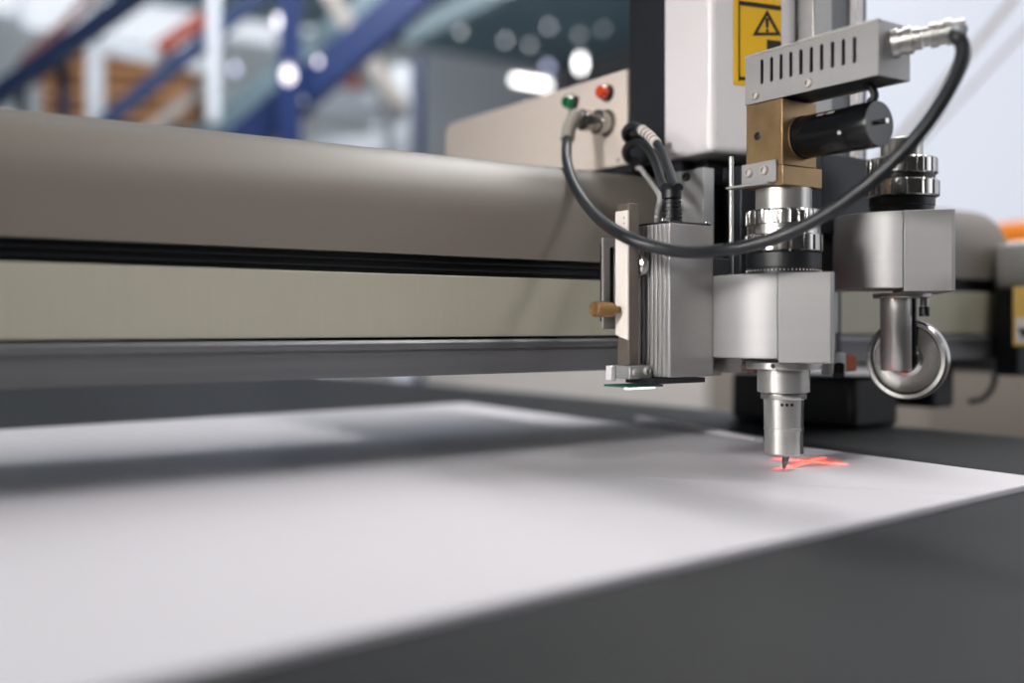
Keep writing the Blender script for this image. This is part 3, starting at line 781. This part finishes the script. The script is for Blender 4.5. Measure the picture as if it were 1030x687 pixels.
# timber boards on a rack behind it
z = 6.6
tr = thing('timber_rack', 'dark rack holding brown boards at far left', 'rack', Vector((at(130, 300, z).x, at(130, 300, z).y, FLOORZ)))
for u in (52, 215): post('upright', u, 52, z + 0.5, 7, 'dark', tr)
a = at(48, 138, z + 0.1); b = at(222, 138, z + 0.1)
bgbar('shelf', (40, 137, z + 0.05), (226, 137, z + 0.05), 5, 'dark', tr, t=0.7)
names = ['lowest', 'second from the bottom', 'third from the bottom', 'fourth from the bottom', 'fifth from the bottom', 'topmost']
for k in range(6):
    v = 127.5 - k * 12.2
    p = at(58 + random.uniform(-3, 3), v, z); q = at(204 + random.uniform(-6, 6), v + random.uniform(-1, 1), z)
    tag(obj('timber_board', bar2(p, q, pw(9.5, z), 0.55), 'cardboard' if k % 2 == 0 else 'wood', None, 0.01), 'brown timber board, %s in the stack behind the white frame' % names[k], 'board', 'boards on the timber rack')
# C: second blue sloping beam
z = 4.9
fc_ = thing('sloping_beam', 'faded navy sloping beam crossing the white frame', 'steel frame', at(180, 60, z))
bgbar('girder', (100, 128, z), (300, -36, z), 15, 'navy', fc_)
# white hanging pipe
z = 4.2
hp = thing('hanging_pipe', 'white vertical pipe hanging down left of the blue post', 'pipe', at(214, 0, z))
p = at(214, 118, z); obj('tube', rod(new(), p, Vector((p.x, p.y, CEILZ - 0.05)), pw(7, z), 24), 'whitesteel', hp)
obj('end_cap', lathe(new(), [(pw(7.2, z), 0), (pw(6.5, z), pw(4, z)), (pw(3, z), pw(6.5, z))], p - ZV * 0.001, (0, 0, -1), 24), 'whitesteel', hp)
# orange red beam
z = 5.0
ob = thing('orange_beam', 'short orange red beam between the white frame and white pipe', 'steel beam', at(180, 36, z))
bgbar('girder', (160, 50, z + 0.4), (208, 17, z + 0.4), 14, 'redorange', ob)
# D: main blue frame
z = 4.4
fd_ = thing('blue_steelwork', 'bright blue frame of one post and one wide sloping girder', 'steel frame', Vector((at(292, 300, z).x, at(292, 300, z).y, FLOORZ)))
post('post', 292, -40, z, 20, 'blue', fd_)
bgbar('sloping_girder', (90, 278.5, z + 0.25), (450, -32, z + 0.25), 34, 'blue', fd_)
# pale duct parallel to it
z = 5.6
du = thing('ceiling_duct', 'pale teal sloping duct left of the wide blue girder', 'duct', at(300, 60, z))
bgbar('duct_run', (195, 150, z), (400, -18, z), 26, 'teal', du)
du2 = thing('ceiling_duct', 'pale grey sloping duct at the roof, right of the wide blue girder', 'duct', at(450, 15, z))
bgbar('duct_run', (405, 38, z + 1), (520, -18, z + 1), 22, 'teal', du2)
# E: grey brace and white post
z = 5.4
fe_ = thing('white_support', 'white upright with a beige diagonal brace, right of the blue girder', 'steel frame', Vector((at(404, 300, z).x, at(404, 300, z).y, FLOORZ)))
post('post', 404, 66, z, 18, 'whitesteel', fe_)
bgbar('brace', (328, -10, z - 0.1), (404, 108, z - 0.1), 16, 'greysteel', fe_)
z = 5.6
bp_ = thing('blue_post', 'thin blue upright beside the white support', 'steel post', Vector((at(422, 300, z).x, at(422, 300, z).y, FLOORZ)))
post('column', 422, 58, z, 8, 'blue', bp_)
# red crate and pale shelf
z = 6.4
rk = thing('shelf_unit', 'grey shelf unit under the red crate, behind the blue girder', 'shelf', Vector((at(345, 300, z).x, at(345, 300, z).y, FLOORZ)))
bgbar('shelf_board', (306, 95, z), (384, 106, z), 13, 'whitesteel', rk, t=0.4)
post('post', 378, 108, z + 0.02, 8, 'whitesteel', rk); post('post', 312, 99, z + 0.02, 6, 'greysteel', rk)
bgbar('shelf_board', (300, 150, z), (390, 152, z), 18, 'whitesteel', rk, t=0.4)
p = at(333, 91, z); q = at(363, 94, z)
tag(obj('crate', bar2(p + ZV * 0.05, q + ZV * 0.05, pw(14, z), 0.25), 'redorange', None, 0.01), 'red crate on the grey shelf behind the blue girder', 'crate')

# lamps under the roof
def lamp(u, v, z, wpx, hpx, m, label, group=None, tilt=0):
    t = thing('ceiling_lamp', label, 'lamp', at(u, v, z), group)
    if wpx > hpx * 1.3:
        a = at(u - wpx / 2, v - tilt, z); b = at(u + wpx / 2, v + tilt, z)
        obj('tube', rod(new(), a, b, pw(hpx / 2, z), 16), m, t)
        n_ = (b - a).normalized()
        obj('shade', bar2(a + ZV * pw(hpx / 2 + 1.5, z), b + ZV * pw(hpx / 2 + 1.5, z), pw(2, z), pw(hpx + 4, z)), 'greysteel', t)
    else:
        r = pw(wpx / 2, z)
        c = at(u, v, z)
        pr_ = [(r * math.sin(PI * k / 10) if 0 < k < 10 else r * 0.02, -r * math.cos(PI * k / 10) * hpx / wpx) for k in range(11)]
        obj('bulb', lathe(new(), pr_, c, (0, 0, 1), 24), m, t)
        obj('shade', lathe(new(), [(r * 0.9, r * hpx / wpx * 1.02), (r * 0.5, r * hpx / wpx * 1.02 + r * .5), (r * 0.15, r * hpx / wpx * 1.02 + r * .7)], c, (0, 0, 1), 24), 'greysteel', t)
    return t
lamp(534, 83, 9.0, 36, 5, 'lampglow', 'bright white tube lamp over the beige panel', None, 3)
lamp(584, 64, 9.0, 7, 16, 'lampglow', 'bright white lamp directly above the beige panel')
lamp(551, 68, 9.0, 7, 7, 'bulblilac', 'lilac round lamp between the two bright white lamps')
lamp(236, 70, 8.0, 7, 7, 'bulblilac', 'lilac round lamp between the white pipe and blue post')
lamp(290, 76, 3.9, 13, 16, 'bulbwarm', 'pale glowing lamp in front of the blue post')
lamp(320, 62, 3.9, 5, 8, 'bulbwarm', 'small pinkish lamp right of the blue post, on the blue girder')
lamp(305, 102, 3.9, 4, 4, 'bulbdim', 'dim bluish lamp low beside the blue post')
lamp(279, 22, 3.9, 6, 14, 'bulbwarm', 'small pale lamp high on the left of the blue post')
for u, v, d in ((463, 33, 'first of the dim roof lamps from the left'), (508, 42, 'second of the dim roof lamps from the left'), (533, 47, 'third of the dim roof lamps from the left'), (552, 28, 'fourth of the dim roof lamps from the left'), (583, 36, 'fifth of the dim roof lamps from the left'), (607, 30, 'last of the dim roof lamps, beside the black column')):
    lamp(u, v, 9.5, 5, 5, 'bulbdim', d, 'dim roof lamps')
# hanging straps in front of the frosted window
for (a, b, w, lb_) in (((1040, -25, 2.2), (895, 150, 2.2), 7, 'pale grey sloping strap before the bright window, upper one'), ((1045, 15, 2.3), (905, 165, 2.3), 3.5, 'pale grey sloping strap before the bright window, lower thinner one')):
    t = thing('hanging_strap', lb_, 'strap', at(*a))
    p, q = at(*a), at(*b)
    q2 = p.lerp(q, 1.6); p2 = p.lerp(q, -0.8)
    obj('web', bar2(p2, q2, pw(w, a[2]), 0.004), 'greywire', t)

# ================================================================== LIGHT
world = bpy.data.worlds.new('world'); scn.world = world; world.use_nodes = True
wnt = world.node_tree; bg = wnt.nodes['Background']
tc = wnt.nodes.new('ShaderNodeTexCoord'); sp = wnt.nodes.new('ShaderNodeSeparateXYZ')
wnt.links.new(tc.outputs['Generated'], sp.inputs[0])
rmp = wnt.nodes.new('ShaderNodeValToRGB'); wnt.links.new(sp.outputs['Z'], rmp.inputs['Fac'])
e = rmp.color_ramp.elements
e[0].position = 0.0; e[0].color = (0.16, 0.165, 0.175, 1)
e[1].position = 0.9; e[1].color = (0.42, 0.44, 0.48, 1)
wnt.links.new(rmp.outputs['Color'], bg.inputs['Color'])
bg.inputs['Strength'].default_value = 0.15

def area(name, loc, target, sx_, sy_, power, colr=(1, 1, 1)):
    l = bpy.data.lights.new(name, 'AREA'); l.shape = 'RECTANGLE'; l.size = sx_; l.size_y = sy_; l.energy = power; l.color = colr
    o = bpy.data.objects.new(name, l); col.objects.link(o); o.location = loc
    o.rotation_euler = (Vector(target) - Vector(loc)).to_track_quat('-Z', 'Y').to_euler()
    return o
area('roof_light', (1.3, 0.79, 1.65), (1.0, 0.79, 0), 2.2, 0.12, 19, (1, 0.985, 0.975))
area('roof_light', (1.3, 0.36, 1.85), (1.0, 0.40, 0), 2.2, 0.12, 23, (1, 0.985, 0.975))
area('left_window_light', (-3.2, 0.75, 0.45), (0.5, 0.6, 0.17), 1.0, 0.8, 46, (1, 0.97, 0.95))
area('right_window_light', (2.7, -1.5, 1.0), (0.6, 0.6, 0.15), 1.4, 1.4, 9, (0.97, 0.98, 1))
tl = area('head_fill_light', (-1.5, -0.05, 0.80), (0.56, 0.50, 0.16), 0.3, 0.3, 1.0, (1, 0.98, 0.96)); tl.data.spread = math.radians(26)  # unseen light added with a narrow cone to brighten head and grade beam
hl = area('hall_light', (3.5, 9.2, 3.6), (3.5, 9.7, 0), 5, 4, 450, (0.95, 0.98, 1)); hl.data.spread = math.radians(105)
area('hall_fill_light', (1.2, 2.0, 3.5), (3.2, 10.0, 2.2), 2.5, 1.0, 260, (1, 0.99, 0.98))  # unseen fill added to brighten the background steelwork from the front

# red laser cross on the board
ll = bpy.data.lights.new('laser_beam', 'SPOT'); ll.energy = 3.0; ll.color = (1, 0.03, 0.01); ll.spot_size = math.radians(40); ll.spot_blend = 0.5; ll.shadow_soft_size = 0.0003
ll.use_nodes = True
nt = ll.node_tree; em = nt.nodes['Emission']
tc = nt.nodes.new('ShaderNodeTexCoord'); sp = nt.nodes.new('ShaderNodeSeparateXYZ'); nt.links.new(tc.outputs['Normal'], sp.inputs[0])
def mth(op, a, b=None):
    n = nt.nodes.new('ShaderNodeMath'); n.operation = op
    for i, x in enumerate((a, b)):
        if x is None: continue
        if isinstance(x, (int, float)): n.inputs[i].default_value = x
        else: nt.links.new(x, n.inputs[i])
    return n.outputs[0]
ax = mth('ABSOLUTE', mth('DIVIDE', sp.outputs['X'], sp.outputs['Z'])); ay = mth('ABSOLUTE', mth('DIVIDE', sp.outputs['Y'], sp.outputs['Z']))
line = mth('MAXIMUM', mth('LESS_THAN', ax, 0.035), mth('LESS_THAN', ay, 0.035))
nt.links.new(mth('ADD', line, 0.03), em.inputs['Strength'])
lo = bpy.data.objects.new('laser_beam', ll); col.objects.link(lo)
lo.location = (0.649, 0.5105, 0.0555)
tgt = onZ(814, 464, 0)
dq = (tgt - lo.location).to_track_quat('-Z', 'Y')
lo.rotation_euler = dq.to_euler()

scn.view_settings.view_transform = 'Standard'
scn.view_settings.look = 'None'
scn.view_settings.gamma = 1
scn.view_settings.exposure = 0
scn.view_settings.use_curve_mapping = False
